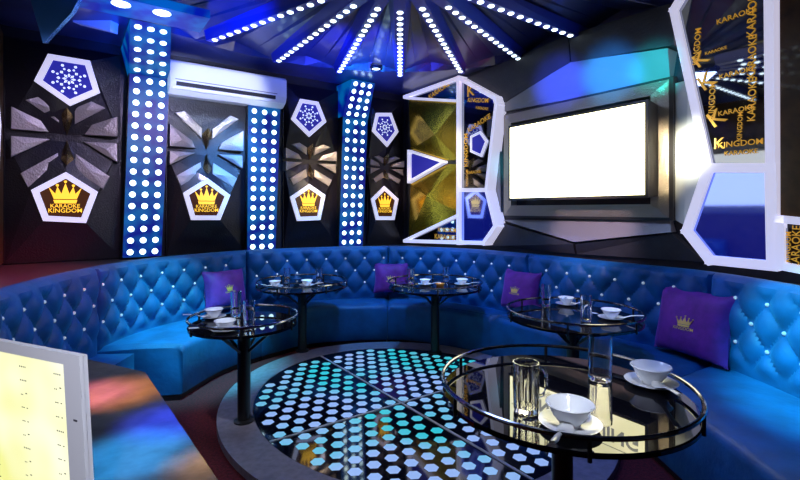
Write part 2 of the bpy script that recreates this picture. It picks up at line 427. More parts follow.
# ledge between the sofa and the walls
b=MB(); top=[];n=80
for i in range(n+1):
    s_i=BS[-1]*i/n; p,d=at(BC,BS,s_i); nr=Vector((d.y,-d.x)); q=p-nr*.14
    a_=(CO-q).dot(rl); b_=(q-CO).dot(rr); a_=max(.02,min(A_-.02,a_)); b_=max(.02,b_); q=room(a_,b_)
    c=Vector((0,3.0)); v=(q-c).normalized(); best=99
    ca=(CO-c).dot(rl); cb=(c-CO).dot(rr); da=-v.dot(rl); db=v.dot(rr)
    for x,dx,lo,hi in((ca,da,.004,A_-.004),(cb,db,.004,B_)):
        if dx>1e-6: best=min(best,(hi-x)/dx)
        elif dx<-1e-6: best=min(best,(lo-x)/dx)
    top.append((q,c+v*best))
for i in range(n):
    l=[top[i][0],top[i+1][0],top[i+1][1],top[i][1]]
    b.prism([Vector((*p,.93)) for p in l],[Vector((*p,.995)) for p in l])
struct(b.build('trim_1',M['ledge']))
# ------------------------------------------------------------------ platform with lit hexagons
PC=Vector((.01,3.6)); NE=96
EA,EB,ER=1.60,1.41,math.radians(125)   # oval platform: half axes, turn
OC=Vector((.05,3.73))
def ell(t,k=0):
    a=(EA-k)*math.cos(t); c=(EB-k)*math.sin(t); return Vector((OC.x+a*math.cos(ER)-c*math.sin(ER),OC.y+a*math.sin(ER)+c*math.cos(ER)))
def inell(p,k):
    v=p-OC; a=v.x*math.cos(ER)+v.y*math.sin(ER); c=-v.x*math.sin(ER)+v.y*math.cos(ER); return (a/(EA-k))**2+(c/(EB-k))**2
plat=thing('dance_floor',(PC.x,PC.y,-.05),'oval dance floor of dark glass with glowing hexagons in a grey stone rim','dance floor')
T=[2*PI*i/NE for i in range(NE)]
b=MB(); b.ring([Vector((*ell(t),0)) for t in T],[Vector((*ell(t,.25),0)) for t in T],[Vector((*ell(t,.25),-.05)) for t in T],[Vector((*ell(t),-.05)) for t in T])
b.build('stone_rim',M['stone'],plat)
dirs=[rr,rl,-rr,-rl]
K=.255
for q in range(4):
    d1=dirs[q]; d2=dirs[(q+1)%4]
    # quarter polygon
    def hit(d):
        lo,hi=0,3
        for _ in range(40):
            m=(lo+hi)/2
            if inell(PC+d*m,K)<1: lo=m
            else: hi=m
        return PC+d*lo
    a1=math.atan2(d1.y,d1.x); sgn=1 if d1.cross(d2)>0 else -1
    poly=[PC+(d1+d2)*.006]
    for i in range(25):
        a=a1+sgn*(PI/2)*i/24; a+= sgn*(.004 if i==0 else -.004 if i==24 else 0)
        poly.append(hit(Vector((math.cos(a),math.sin(a)))))
    b=MB().prism([Vector((*p,-.03)) for p in poly],[Vector((*p,-.002)) for p in poly]); g=b.build('glass_panel',M['floorglass'],plat)
    h=MB(); pit=.128; rp=.111
    for i in range(0,20):
        for j in range(0,20):
            u=.062+pit*(i+(.5 if j%2 else 0)); v=.06+rp*j
            # rows run along rl
            dl,dr=(d1,d2) if abs(d1.dot(rl))>.5 else (d2,d1)
            p=PC+dl*u+dr*v
            if inell(p,K+.05)<1:
                hexa=[p+dl*.044*math.sin(k*PI/3)+dr*.044*math.cos(k*PI/3) for k in range(6)]
                h.prism([Vector((*x,-.004)) for x in hexa],[Vector((*x,.0)) for x in hexa])
    h.build('hexagon_lights',M['hex'],g)
b=MB()
for d in(rr,rl):
    lo=hit(-d); hi=hit(d); s_=Vector((-d.y,d.x))*.009
    b.prism([Vector((*x,-.002)) for x in(lo-s_,hi-s_,hi+s_,lo+s_)],[Vector((*x,.003 if d is rr else .0035)) for x in(lo-s_,hi-s_,hi+s_,lo+s_)])
b.build('metal_joint',M['joint'],plat)
# ------------------------------------------------------------------ tables
ZTOP=.70
def table(x,y,r,label,legz=0.0,posts=(0,),turn=0):
    t=thing('round_table',(x,y,legz),label,'table','round black glass tables')
    b=MB().lathe([(r-.01,ZTOP-.022),(r,ZTOP-.018),(r,ZTOP-.004),(r-.006,ZTOP)],(0,0,0),64); b.build('tabletop',M['glassblack'],t,local=True,smooth=False).location.z=-legz
    n=56; b=MB().tube([(r*math.cos(2*PI*i/n),r*math.sin(2*PI*i/n),.75) for i in range(n)],.009,8,True); o=b.build('guard_rail',M['chrome'],t,local=True); o.location.z=-legz
    for k in range(6):
        a=turn+2*PI*k/6; p=MB().tube([((r-.0)*math.cos(a),(r-.0)*math.sin(a),ZTOP-.03),((r)*math.cos(a),(r)*math.sin(a),.752)],.008,8)
        q=p.build('rail_post',M['blackmetal'],t,local=True); q.location.z=-legz
    b=MB().lathe([(.045,legz),(.045,ZTOP-.06),(.09,ZTOP-.055),(.10,ZTOP-.024)],n=24); b.build('pedestal',M['blackmetal'],t,local=True).location.z=-legz
    for k in range(4):
        a=turn+.4+PI/2*k; c,s=math.cos(a),math.sin(a)
        b=MB().tube([(c*.04,s*.04,.50),(c*.16,s*.16,.60),(c*(r-.12),s*(r-.12),ZTOP-.028)],.011,6); b.build('bracket',M['blackmetal'],t,local=True).location.z=-legz
    b=MB().lathe([(.07,legz),(.07,legz+.012),(.05,legz+.02)],n=24); b.build('foot',M['blackmetal'],t,local=True).location.z=-legz
    return t
table(.715,2.04,.525,'large round black glass table with chrome rail in the right foreground','' and 0 or 0.0,turn=.35)
table(-1.108,3.29,.37,'small round black glass table standing left of the lit dance floor',turn=.8)
table(-1.04,4.93,.47,'round black glass table at the far left of the dance floor, between two purple cushions',turn=.2)
table(.37,4.88,.49,'round black glass table at the far side with an amber dish on it',turn=.5)
table(1.30,3.48,.48,'round black glass table on the right, in front of the sofa below the screen',turn=.1)
# ------------------------------------------------------------------ tableware
def cupset(label):
    pass
def mk_saucer():
    return MB().lathe_closed([(.0005,.004),(.045,.004),(.092,.018),(.095,.022),(.088,.022),(.045,.010),(.0005,.010)])
def mk_bowl():
    return MB().lathe_closed([(.0005,0),(.03,0),(.034,.008),(.052,.03),(.066,.058),(.074,.066),(.071,.069),(.060,.060),(.045,.032),(.026,.014),(.0005,.012)])
saucer0=mk_saucer().build('saucer',M['ceramic'],local=True); tag(saucer0,'x','saucer','white saucers')
bowl0=mk_bowl().build('bowl',M['ceramic'],local=True); tag(bowl0,'x','bowl','white bowls')
sb=MB()
def spoon():
    b=MB(); n=14; vs=[];fs=[]
    prof=[(-.02,.002,.010),(-.01,.016,.004),(.01,.021,.0),(.03,.018,.002),(.045,.009,.008),(.06,.006,.014),(.10,.007,.022),(.135,.009,.026),(.145,.006,.026)]
    for x,w,z in prof:
        for k in range(8):
            a=2*PI*k/8; vs.append(Vector((x,w*math.cos(a),z+.004*math.sin(a)+.004)))
    for i in range(len(prof)-1):
        for k in range(8): l=(k+1)%8; fs.append((i*8+k,i*8+l,(i+1)*8+l,(i+1)*8+k))
    fs+=[tuple(range(8)),tuple((len(prof)-1)*8+k for k in range(8))]
    b.add(vs,fs); b.smooth=True; return b
spoon0=spoon().build('spoon',M['ceramic'],local=True); tag(spoon0,'x','spoon','white soup spoons')
def tumbler(r,h):
    return MB().lathe_closed([(.0005,0),(r*.85,0),(r*.9,.004),(r,h),(r-.006,h+.001),(r*.9-.007,.016),(.0005,.010)],24)
tum0=tumbler(.034,.155).build('tumbler',M['glass'],local=True); tag(tum0,'x','glass','tumblers on the tables')
used=set()
def put(o,loc,rz,label,s=1):
    if o.name in used: c=o.copy(); C.objects.link(c)
    else: c=o; used.add(o.name)
    c.location=loc; c.rotation_euler=(0,0,rz); c['label']=label; s2=s*1.2 if 'spoon' in label else s; c.scale=(s2,s2,s2); return c
Z=ZTOP+.001
def serving(px,py,where,s=1,sp=-2.2,dz=0,extra=0):
    p=U(px,py,Z)
    put(saucer0,(p.x,p.y,Z-.003*s),0,'white porcelain saucer '+where,s)
    put(bowl0,(p.x,p.y,Z+.008*s),0,'white flared porcelain bowl '+where,s)
    d=Vector((math.cos(sp),math.sin(sp)))*(.062*s); n_=Vector((-d.y,d.x)).normalized()*.0
    if extra>=0: put(spoon0,(p.x+d.x*.98+0,p.y+d.y*.98,Z+.018*s),sp+extra,'white porcelain soup spoon '+where,s)
def glassput(px,py,where,s=1): p=U(px,py,Z); put(tum0,(p.x,p.y,Z),0,'clear glass tumbler '+where,s)
serving(570,427,'nearest the viewer, right of the beer mug on the foreground table',1.18,sp=-2.1)
serving(651,385,'at the right of the foreground table, beside the glass jug',1.18,sp=-1.7)
serving(566,305,'at the back of the right table, behind the second tumbler',.88,sp=-.5)
serving(611,319,'at the front right of the right table',.95,sp=-.6)
serving(214,318,'at the far left of the small left table',.9,sp=-2.6)
serving(225,331,'at the front of the small left table',.95,sp=-2.5)
serving(275,287,'on the left of the far left table',.85,sp=-2.4)
serving(307,286,'on the right of the far left table',.85,sp=-.4)
serving(425,285,'left of the amber dish on the far table',.8,sp=-.6)
serving(462,285,'right of the amber dish on the far table',.85,sp=-.6)
glassput(546,306,'at the left of the right table',1.15); glassput(586,321,'at the centre front of the right table',1.2)
glassput(236,316,'behind, beside the white bowls on the small left table',1.2); glassput(249,328,'in front, beside the white bowls on the small left table',1.2)
glassput(287,283,'beside the left bowl on the far left table',1.05); glassput(319,283,'beside the right bowl on the far left table',1.05)
glassput(411,284,'at the left end of the far table with the amber dish',1.05); glassput(446,281.5,'behind the amber dish on the far table',1.05)
p=U(440,286,Z); tag(MB().lathe_closed([(.0005,0),(.035,0),(.05,.028),(.046,.028),(.033,.007),(.0005,.006)],c=(p.x,p.y,Z)).build('dish',M['amber']),'small amber dish between two tumblers on the far table','dish')
# mug and jug on the foreground table
def fluted(r,h,n=48,fl=.0025,k=12,taper=.92):
    b=MB(); vs=[];fs=[]; prof=[(0,0,0),(1*taper,0,0),(taper,.01,1),(1,h*.55,1),(1,h*.8,0),(1.03,h,0),(.95,h,0),(.9,h*.8,0),(.88,.02,0),(0,.018,0)]
    for q,z,fu in prof:
        for i in range(n):
            a=2*PI*i/n; rr_=max(.0004,q*r+(fl*math.cos(k*a) if fu else 0)); vs.append(Vector((rr_*math.cos(a),rr_*math.sin(a),z)))
    for j in range(len(prof)):
        l=(j+1)%len(prof)
        for i in range(n): m=(i+1)%n; fs.append((j*n+i,j*n+m,l*n+m,l*n+i))
    b.add(vs,fs); b.smooth=True; return b
p=U(526,411,Z); mug=thing('beer_mug',(p.x,p.y,Z),'fluted clear glass beer mug with handle, left on the foreground table','mug')
fluted(.050,.195).build('mug_body',M['glass'],mug,local=True)
MB().tube([(.050,0,.16),(.072,0,.165),(.085,0,.14),(.085,0,.09),(.072,0,.06),(.050,0,.055)],.007,8).build('handle',M['glass'],mug,local=True); mug.rotation_euler=(0,0,.15)
p=U(600,379,Z); jug=thing('glass_jug',(p.x,p.y,Z),'tall straight clear glass jug with a small spout, at the back of the foreground table','jug')
b=MB(); prof=[(.0004,0),(.050,0),(.052,.006),(.054,.20),(.050,.20),(.047,.02),(.0004,.018)]; vs=[];fs=[];n=40
for r,z in prof:
    for i in range(n):
        a=2*PI*i/n; e=math.exp(-((a-.25)/.25)**2)*.014 if z>.19 else 0; vs.append(Vector(((r+e)*math.cos(a),(r+e)*math.sin(a),z)))
for j in range(len(prof)):
    l=(j+1)%len(prof)
    for i in range(n): m=(i+1)%n; fs.append((j*n+i,j*n+m,l*n+m,l*n+i))
b.add(vs,fs); b.smooth=True; b.build('jug_body',M['glass'],jug,local=True)
# ------------------------------------------------------------------ cushions
def cushion(px,back_off,size,label,rz_extra=0,lean=.22,hk=.72,up=0,crown=True):
    s=nearest_s(px); p,d=at(BC,BS,s); nr=Vector((d.y,-d.x)); h=size*hk
    base=p+nr*back_off
    root=thing('cushion',(base.x,base.y,ZS+.02+up),label,'cushion','purple cushions on the sofa')
    # local x along d, y = away from room... front is -y
    root.rotation_euler=(0,0,math.atan2(-nr.x,nr.y)+PI+rz_extra)
    b=MB(); n=22; vs=[];fs=[]
    def pt(i,j,sgn):
        u=-1+2*i/n; v=-1+2*j/n; pin=1-.10*(1-v*v)*(abs(u)**4); pin2=1-.10*(1-u*u)*(abs(v)**4)
        th=.095*((1-u**4)*(1-v**4))**.55
        x=u*size/2*pin; z=h/2+v*h/2*pin2; y=-sgn*th
        return Vector((x,y+ (z)*lean+.012*math.sin(5*u+3*v)*(1-u*u)*(1-v*v),z))
    for sg in(1,-1):
        for i in range(n+1):
            for j in range(n+1): vs.append(pt(i,j,sg))
    m=(n+1)**2
    for k in range(2):
        for i in range(n):
            for j in range(n):
                a=k*m+i*(n+1)+j; fs.append((a,a+1,a+n+2,a+n+1))
    bd=[i*(n+1) for i in range(n+1)]+[n*(n+1)+j for j in range(1,n+1)]+[i*(n+1)+n for i in range(n-1,-1,-1)]+[j for j in range(n-1,0,-1)]
    for i in range(len(bd)): a=bd[i]; c=bd[(i+1)%len(bd)]; fs.append((a,c,c+m,a+m))
    b.add(vs,fs); b.smooth=True; b.build('cover',M['purple'],root,local=True)
    c=MB(); k=size*.2
    def proj(x,z):
        u=x/(size/2); v=(z-h/2)/(h/2); th=.095*((1-u**4)*(1-v**4))**.55; return Vector((x,-th-.004+z*lean+.012*math.sin(5*u+3*v)*(1-u*u)*(1-v*v),z))
    for P in crown_geo():
        q=[proj(x*k,h*.52+z*k*.8) for x,z in P]; c.prism(q,[v+Vector((0,-.003,0)) for v in q])
    vs,fs=text_geo('KINGDOM'); c.add([proj(v.x*k*1.2,h*.52-k*.36+v.y*k*1.2) for v in vs],fs)
    c.build('crown_embroidery',M['goldthread'],root,local=True)
    return root
cushion(220,.13,.48,'purple velvet cushion with gold crown, leftmost, behind the small left table',hk=.82,up=.05)
cushion(391,.12,.44,'purple velvet cushion at the middle of the sofa, left behind the amber dish table',hk=.85,up=.05)
cushion(526,.13,.46,'purple velvet cushion with gold crown, left behind the right table',hk=.88,up=.05)
cushion(702,.14,.58,'large purple velvet cushion with gold crown at the right, largest of all',hk=.86,rz_extra=.0)
# ------------------------------------------------------------------ left wall: light columns
def column(xl,xr,yt,yb,xl2,xr2,n,label,name='led_column',bend=None):
    o0,o1=.0,.14
    tl,tr=WL.px(xl,yt,o1),WL.px(xr,yt,o1); bl,br=WL.px(xl2,yb,o1),WL.px(xr2,yb,o1)
    zt=(tl[1]+tr[1])/2; zb=1.01; zt=min(zt,3.16)
    uc=(tl[0]+tr[0]+bl[0]+br[0])/4; wt=(tr[0]-tl[0])/2; wb=(br[0]-bl[0])/2; ut=(tl[0]+tr[0])/2; ub=(bl[0]+br[0])/2
    q=WL.P(uc,zb,.08)
    root=thing(name,q,label,'light column','blue LED columns between the wall panels')
    b=MB(); WL.prism(b,[(ub-wb,zb),(ub+wb,zb),(ut+wt,zt),(ut-wt,zt)],o0,o1-.012); b.build('column_body',M['blackmetal'],root)
    e=.006; b=MB(); WL.prism(b,[(ub-wb+e,zb+e),(ub+wb-e,zb+e),(ut+wt-e,zt-e),(ut-wt+e,zt-e)],o1-.012,o1); b.build('lit_face',M['bluepanel'],root)
    dz=(zt-zb)/n; rr_=min(.03,wb/3*.54)
    for j in range(n):
        f=(j+.5)/n; z=zb+(zt-zb)*f; w=wb+(wt-wb)*f; uu=ub+(ut-ub)*f
        for i in(-1,0,1): dot(root,WL.P(uu+i*w*.62,z,o1+.001),WL.n,rr_)
    if bend:
        x0,x1,yy,o2,nb=bend
        a0,a1=WL.px(x0,yy,o2),WL.px(x1,yy,o2); z2=min(3.17,(a0[1]+a1[1])/2)
        A=[WL.P(ut-wt,zt,o1),WL.P(ut+wt,zt,o1),WL.P(a1[0],z2,o2),WL.P(a0[0],z2,o2)]
        back=[WL.P(ut-wt,zt,o0),WL.P(ut+wt,zt,o0),WL.P(a1[0],z2,o0),WL.P(a0[0],z2,o0)]
        b=MB().prism(A,back); b.build('bent_top',M['bluepanel'],root)
        nn=(A[1]-A[0]).cross(A[3]-A[0]).normalized(); 
        if nn.dot(Vector((*WL.n,0)))<0: nn=-nn
        for j in range(nb):
            f=(j+.5)/nb
            for i in(-1,0,1):
                L_=A[0].lerp(A[3],f); R_=A[1].lerp(A[2],f); p=L_.lerp(R_,.5+i*.31); dot(root,p+nn*.001,nn,rr_)
_d={}
def dot(root,loc,n,r):
    n=Vector((n[0],n[1],n[2] if len(n)>2 else 0)); key=(round(n.x,3),round(n.y,3),round(n.z,3),round(r,3))
    if key not in _d:
        m=MB(); x=n.cross(Vector((0,0,1))).normalized(); y=x.cross(n)
        c=[x*math.cos(2*PI*k/14)*r+y*math.sin(2*PI*k/14)*r for k in range(14)]
        m.prism([v*.95+n*.006 for v in c],c); o=m.build('led_dot',M['led'],root,local=True); _d[key]=o
    else: o=_d[key].copy(); C.objects.link(o); o.parent=root
    o.location=loc-root.location
column(129,170,76,251,122,162,16,'widest blue LED column with white dots, left of the air conditioner',bend=(130,171,23,.93,5))
column(248,281,98,248,247,276,16,'blue LED column with white dots, directly under the air conditioner')
column(343,368,118,246,339,363,14,'blue LED column with bent top, between the last two dark wall panels',bend=(352,375,78,.42,5))
# ------------------------------------------------------------------ left wall: faceted panels
def panel(xl,xr,yt,yb,O,UP,LP,label,zmin=1.01):
    o=.03
    tl=WL.px(xl,yt,o); br=WL.px(xr,yb,o); u0,u1=tl[0],WL.px(xr,yt,o)[0]; z1=3.1; z0=zmin
    u0=max(u0,-A_+.02)
    uO,zO=WL.px(*O,.03)
    root=thing('wall_panel',WL.P((u0+u1)/2,z0,.02),label,'wall panel','dark faceted wall panels')
    b=MB(); WL.prism(b,[(u0,z0),(u1,z0),(u1,z1),(u0,z1)],0,.03); b.build('backboard',M['panel'],root)
    fo=.05
    lp=[WL.px(x,y,.13) for x,y in LP]
    hw=(u1-u0)/2
    def P(q,off): return WL.P(q[0],q[1],off)
    zm=zO
    # lower mount
    b=MB(); V=[P(p,.12) for p in lp]+[P((u1-.01,z0+.01),.035),P((u0+.01,z0+.01),.035),P((u1-.01,zO-.12*hw),.035),P((u0+.01,zO-.12*hw),.035),P((uO,zO-.03),.035)]
    for q in((3,2,5,6),(2,1,7,5),(1,0,9,7),(0,4,8,9),(4,3,6,8),(0,1,2,3,4)): b.add([V[i] for i in q],[tuple(range(len(q)))])
    b.build('lower_facets',M['panel'],root)
    plaque=thing('x',(0,0,0)); bpy.data.objects.remove(plaque)
    b=MB(); inn=WL.ringp(b,lp,.76,.12,.145); fr=b.build('plaque_frame',M['frame'],root)
    b=MB(); WL.prism(b,inn,.121,.128); b.build('plaque_face',M['browninset'],fr)
    cu=sum(p[0] for p in lp)/5; cz=sum(p[1] for p in lp)/5; sz=(max(p[0] for p in lp)-min(p[0] for p in lp))
    b=MB(); WL.polys(b,crown_geo(),cu,cz+sz*.08,.136,sz*.5); WL.geo(b,text_geo('KINGDOM'),cu,cz-sz*.20,.134,sz*.5); WL.geo(b,text_geo('KARAOKE'),cu,cz-sz*.115,.134,sz*.44)
    b.build('crown_emblem',M['goldlit'],fr)
    if UP:
        up=[WL.px(x,y,.13) for x,y in UP]
        V=[P(p,.12) for p in up]+[P((u0+.01,z1-.01),.035),P((u1-.01,z1-.01),.035),P((u1-.01,zO+.12*hw),.035),P((uO,zO+.03),.035),P((u0+.01,zO+.12*hw),.035)]
        b=MB()   # up order: top-left, top-right, right, bottom, left
        for q in((0,1,6,5),(1,2,7,6),(2,3,8,7),(3,4,9,8),(4,0,5,9),(0,1,2,3,4)): b.add([V[i] for i in q],[tuple(range(len(q)))])
        b.build('upper_facets',M['panel'],root)
        b=MB(); inn=WL.ringp(b,up,.76,.12,.145); fr=b.build('snowflake_frame',M['frame'],root)
        b=MB(); WL.prism(b,inn,.121,.128); b.build('snowflake_face',M['navyface'],fr)
        cu=sum(p[0] for p in up)/5; cz=sum(p[1] for p in up)/5; sz=(max(p[0] for p in up)-min(p[0] for p in up))
        b=MB()
        for k in range(8):
            a=2*PI*k/8; c,s=math.cos(a),math.sin(a)
            for r0,r1,w in((.03,.11,.022),(.13,.19,.03)):
                b.add([WL.P(cu+(c*r0)*sz,cz+s*r0*sz,.1285),WL.P(cu+(c*(r0+r1)/2-s*w)*sz,cz+(s*(r0+r1)/2+c*w)*sz,.131),WL.P(cu+c*r1*sz,cz+s*r1*sz,.1285),WL.P(cu+(c*(r0+r1)/2+s*w)*sz,cz+(s*(r0+r1)/2-c*w)*sz,.131)],[(0,1,2,3)])
            a2=a+PI/8
            for rad,rs,aa_ in((.26,.026,a2),(.19,.02,a2)):
                WL.prism(b,[(cu+(rad*math.cos(aa_)+rs*math.cos(j*PI/3))*sz,cz+(rad*math.sin(aa_)+rs*math.sin(j*PI/3))*sz) for j in range(6)],.128,.131)
        b.build('snowflake_pattern',M['snow'],fr)
    # petals round the centre
    pw=hw*.96; vw=abs(WL.px(O[0],O[1]-(xr-xl)/2,.03)[1]-zO)
    for sx in(1,-1):
        for pts_ in(([(.14,.50),(.44,.64),(.70,.55),(.14,.24)] if UP else [(.13,.56),(.58,.93),(.80,.86),(.14,.33)]),([(.93,.42),(.45,.24),(.32,.07),(.93,.07)] if UP else [(.93,.58),(.38,.24),(.30,.07),(.93,.07)]),[(.30,-.05),(.93,-.05),(.93,-.38)],[(.16,-.27),(.78,-.64),(.66,-.86),(.14,-.55)]):
            top=[];bot=[]
            for x,y in pts_:
                r_=math.hypot(x,y); top.append(WL.P(uO+sx*x*pw,zO+y*vw,.055+.06*min(1,r_)+(.03 if sx*x>0 and y>0 else 0)*r_)); bot.append(WL.P(uO+sx*x*pw*1.03,zO+y*vw*1.03,.03))
            c_=sum(top,Vector())/len(top)+Vector((*WL.n,0))*.012
            b=MB(); n_=len(top); b.add(top+[c_],[(i,(i+1)%n_,n_) for i in range(n_)]); b.add(top+bot,[(i,(i+1)%n_,n_+(i+1)%n_,n_+i) for i in range(n_)])
            b.build('petal',M['petal'],root,smooth=False)
    for sgn in(1,-1):
        L_=.62; b=MB().add([WL.P(uO,zO+sgn*.04*pw,.05),WL.P(uO-.13*pw,zO+sgn*L_*pw*.75,.07),WL.P(uO,zO+sgn*L_*pw,.15),WL.P(uO+.13*pw,zO+sgn*L_*pw*.75,.07),WL.P(uO,zO+sgn*L_*pw*.6,.14)],[(0,1,4),(1,2,4),(2,3,4),(3,0,4)])
        b.build('spine',M['spine'],root,smooth=False)
panel(4,121,20,252,(67,138),[(48,54),(90,61),(100,93),(70,106),(34,81)],[(66,172),(98,192),(86,223),(43,221),(31,190)],'large dark faceted wall panel at the far left with snowflake and crown pentagons')
panel(166,246,50,250,(206,152),None,[(207,178),(230,195),(220,220),(191,220),(183,193)],'dark faceted wall panel below the air conditioner with a gold crown pentagon')
panel(283,338,75,248,(309,162),[(300,99),(318,102),(326,122),(309,137),(291,119)],[(309,184),(325,195),(320,220),(297,221),(290,197)],'dark faceted wall panel right of the air conditioner, before the bent light column')
panel(367,403,90,247,(384,168),[(376,113),(391,113),(398,132),(387,147),(372,131)],[(384,186),(398,199),(394,220),(376,220),(371,199)],'narrow dark faceted wall panel in the room corner beside the gold mirror')
# air conditioner
a0=WL.px(170,60,.30); a1=WL.px(287,80,.30); zb=WL.px(170,93,.30)[1]; zt2=WL.px(170,57,.30)[1]
u0,u1=a0[0],a1[0]; z0=WL.px(228,99,.3)[1]; z1=WL.px(228,68,.3)[1]
print('AC',u0,u1,z0,z1)
root=thing('air_conditioner',WL.P((u0+u1)/2,z0,.15),'white split air conditioner mounted high above the second wall panel','air conditioner')
prof=[(.04,z0),(.18,z0),(.27,z0+.05),(.30,z0+.11),(.30,z1-.03),(.27,z1),(.04,z1)]
b=MB().prism([WL.P(u0,z,o) for o,z in prof],[WL.P(u1,z,o) for o,z in prof]); b.build('casing',M['plastic'],root,bevel=.012)
b=MB(); WL.prism(b,[(u0+.06,z0+.075),(u1-.14,z0+.075),(u1-.14,z0+.115),(u0+.06,z0+.115)],.27,.303); b.build('air_slot',M['darkslot'],root)
b=MB(); WL.prism(b,[(u0+.05,z0+.135),(u1-.12,z0+.135),(u1-.12,z0+.142),(u0+.05,z0+.142)],.29,.3025); b.build('panel_seam',M['ink'],root)
b=MB(); WL.prism(b,[(u0+.03,z0+.04),(u1-.03,z0+.04),(u1-.03,z0+.06),(u0+.03,z0+.06)],.255,.285); b.build('louvre',M['plastic'],root)
# ------------------------------------------------------------------ right wall
def frame_thing(name,label,cat,polys,off,segs,w,fills,extra=None,depth=.13):
    allp=[p for P in polys for p in P]; us=[p[0] for p in allp]; zs=[p[1] for p in allp]
    root=thing(name,WR.P(sum(us)/len(us),min(zs),off/2),label,cat)
    return root
OFF=.16
# gold mirror light frame, left of the screen
pA=lambda l: WR.pts(l,OFF)
outer=pA([(405,97),(459,78),(495,98),(497,104),(487,190),(496,226),(484,243),(405,241)])
outer=[(max(u,.02),z) for u,z in outer]
root=thing('mirror_light_panel',WR.P(.6,1.05,.05),'white-edged light panel with gold faceted mirrors in the room corner, left of the screen','wall panel')
b=MB(); WR.prism(b,outer,.0,OFF-.05); b.build('panel_body',M['blackmetal'],root)
b=MB(); WR.bars(b,outer,.045,.02,OFF+.02,False)
dv=pA([(459,78),(459,243)]); WR.bars(b,dv,.05,.02,OFF+.021,False)
dh=pA([(459,190),(487,190)]); WR.bars(b,dh,.045,.02,OFF+.019,False)
t1=pA([(406,98),(459,101)]); WR.bars(b,t1,.03,.02,OFF+.018,False)
t2=pA([(406,240),(459,215)]); WR.bars(b,t2,.035,.02,OFF+.017,False)
t3=pA([(409,151),(444,162),(409,182)]); WR.bars(b,t3,.03,.02,OFF+.022,True)
b.build('lit_frame',M['frame'],root)
def flat(l,o0,o1,name,mat,par,clipu=True):
    b=MB(); q=WR.pts(l,OFF); q=[(max(u,.03),z) for u,z in q]; WR.prism(b,q,o0,o1); return b.build(name,mat,par)
# gold facets
def facets(l,apex,off0,off1,name,mat,par):
    q=[(max(u,.03),z) for u,z in WR.pts(l,OFF)]; ap=WR.px(*apex,OFF); b=MB(); n=len(q)
    for i in range(n):
        a=q[i]; c=q[(i+1)%n]; b.add([WR.P(*a,off0),WR.P(*c,off0),WR.P(*ap,off1)],[(0,1,2)])
    return b.build(name,mat,par,smooth=False)
facets([(407,100),(458,102),(458,160),(444,160),(409,149)],(436,135),OFF-.03,OFF+.02,'gold_facets',M['goldmirror'],root)
facets([(409,184),(446,164),(458,164),(458,213),(407,239)],(428,196),OFF-.03,OFF+.03,'gold_facets',M['goldmirror'],root)
flat([(411,154),(441,162),(411,179)],.10,OFF-.01,'triangle_face',M['navyface'],root)
m1=flat([(408,97),(458,80),(458,99)],.11,OFF-.02,'smoked_mirror',M['mirror'],root)
m2=flat([(408,240),(458,217),(458,241)],.11,OFF-.02,'smoked_mirror',M['mirror'],root)
m3=flat([(460,80),(494,99),(496,104),(486,189),(460,189)],.11,OFF-.02,'smoked_mirror',M['mirror'],root)
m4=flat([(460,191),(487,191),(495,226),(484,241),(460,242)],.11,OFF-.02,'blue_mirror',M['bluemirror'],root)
def wtext(items,par,off=None,mat='goldink'):
    b=MB(); off=OFF-.012
    for s,x,y,w,rot in items:
        u,z=WR.px(x,y,OFF); WR.geo(b,text_geo(s),u,z,off,w,math.radians(rot))
    return b.build('gold_lettering',M[mat],par)
wtext([('KARAOKE',438,90,.42,14)],m1); wtext([('KINGDOM',446,230,.34,0),('KARAOKE',444,237,.4,0)],m2)
wtext([('KINGDOM',477,100,.34,-12),('KARAOKE',478,123,.38,18),('KARAOKE',481,108,.2,-15),('KINGDOM',465,150,.4,90),('KARAOKE',473,172,.22,0),('K',470,90,.12,0),('KINGDOM',466,178,.2,90)],m3)
b=MB(); q=WR.pts([(470,136),(480,131),(487,141),(481,157),(470,152)],OFF); inn=WR.ringp(b,q,.78,OFF-.02,OFF); b.build('pentagon_frame',M['frame'],m3)
b=MB(); WR.prism(b,inn,OFF-.019,OFF-.008); b.build('pentagon_face',M['navyface'],m3)
# screen surround fascia
root=thing('screen_surround',WR.P(2.4,1.05,.05),'grey faceted surround of glossy boards around the big screen','wall panel')
def W3(x,y,o): u,z=WR.px(x,y,o); return WR.P(u,z,o)
def facet(name,l,mat,par,base=.0):
    top=[W3(*p) for p in l]; b=MB(); bk=[]
    for p in l:
        u,z=WR.px(*p); bk.append(WR.P(u,z,base))
    b.prism(top,bk); return b.build(name,mat,par)
facet('upper_board',[(500,106,.06),(570,62,.16),(668,48,.16),(670,80,.05),(502,112,.05)],M['greygloss'],root)
facet('top_board',[(462,80,.05),(568,35,.2),(570,62,.17),(500,105,.05),(497,99,.05)],M['greypanel'],root)
facet('top_board',[(569,35,.2),(674,2,.2),(674,45,.17),(571,62,.17)],M['greypanel'],root)
facet('lower_board',[(502,220,.05),(670,220,.05),(671,232,.09),(574,242,.12)],M['greygloss'],root)
facet('bottom_board',[(499,222,.05),(573,244,.12),(575,254,.05),(492,246,.03)],M['greypanel'],root)
facet('bottom_board',[(575,244,.12),(672,234,.09),(704,262,.05),(577,254,.05)],M['greypanel'],root)
facet('side_board',[(673,84,.05),(688,80,.12),(703,168,.12),(684,225,.1),(672,218,.05)],M['reflecting_board'],root)  # white here is reflected light put into the colour
facet('side_board',[(488,190,.04),(499,110,.05),(501,220,.05),(497,226,.04)],M['greygloss'],root)
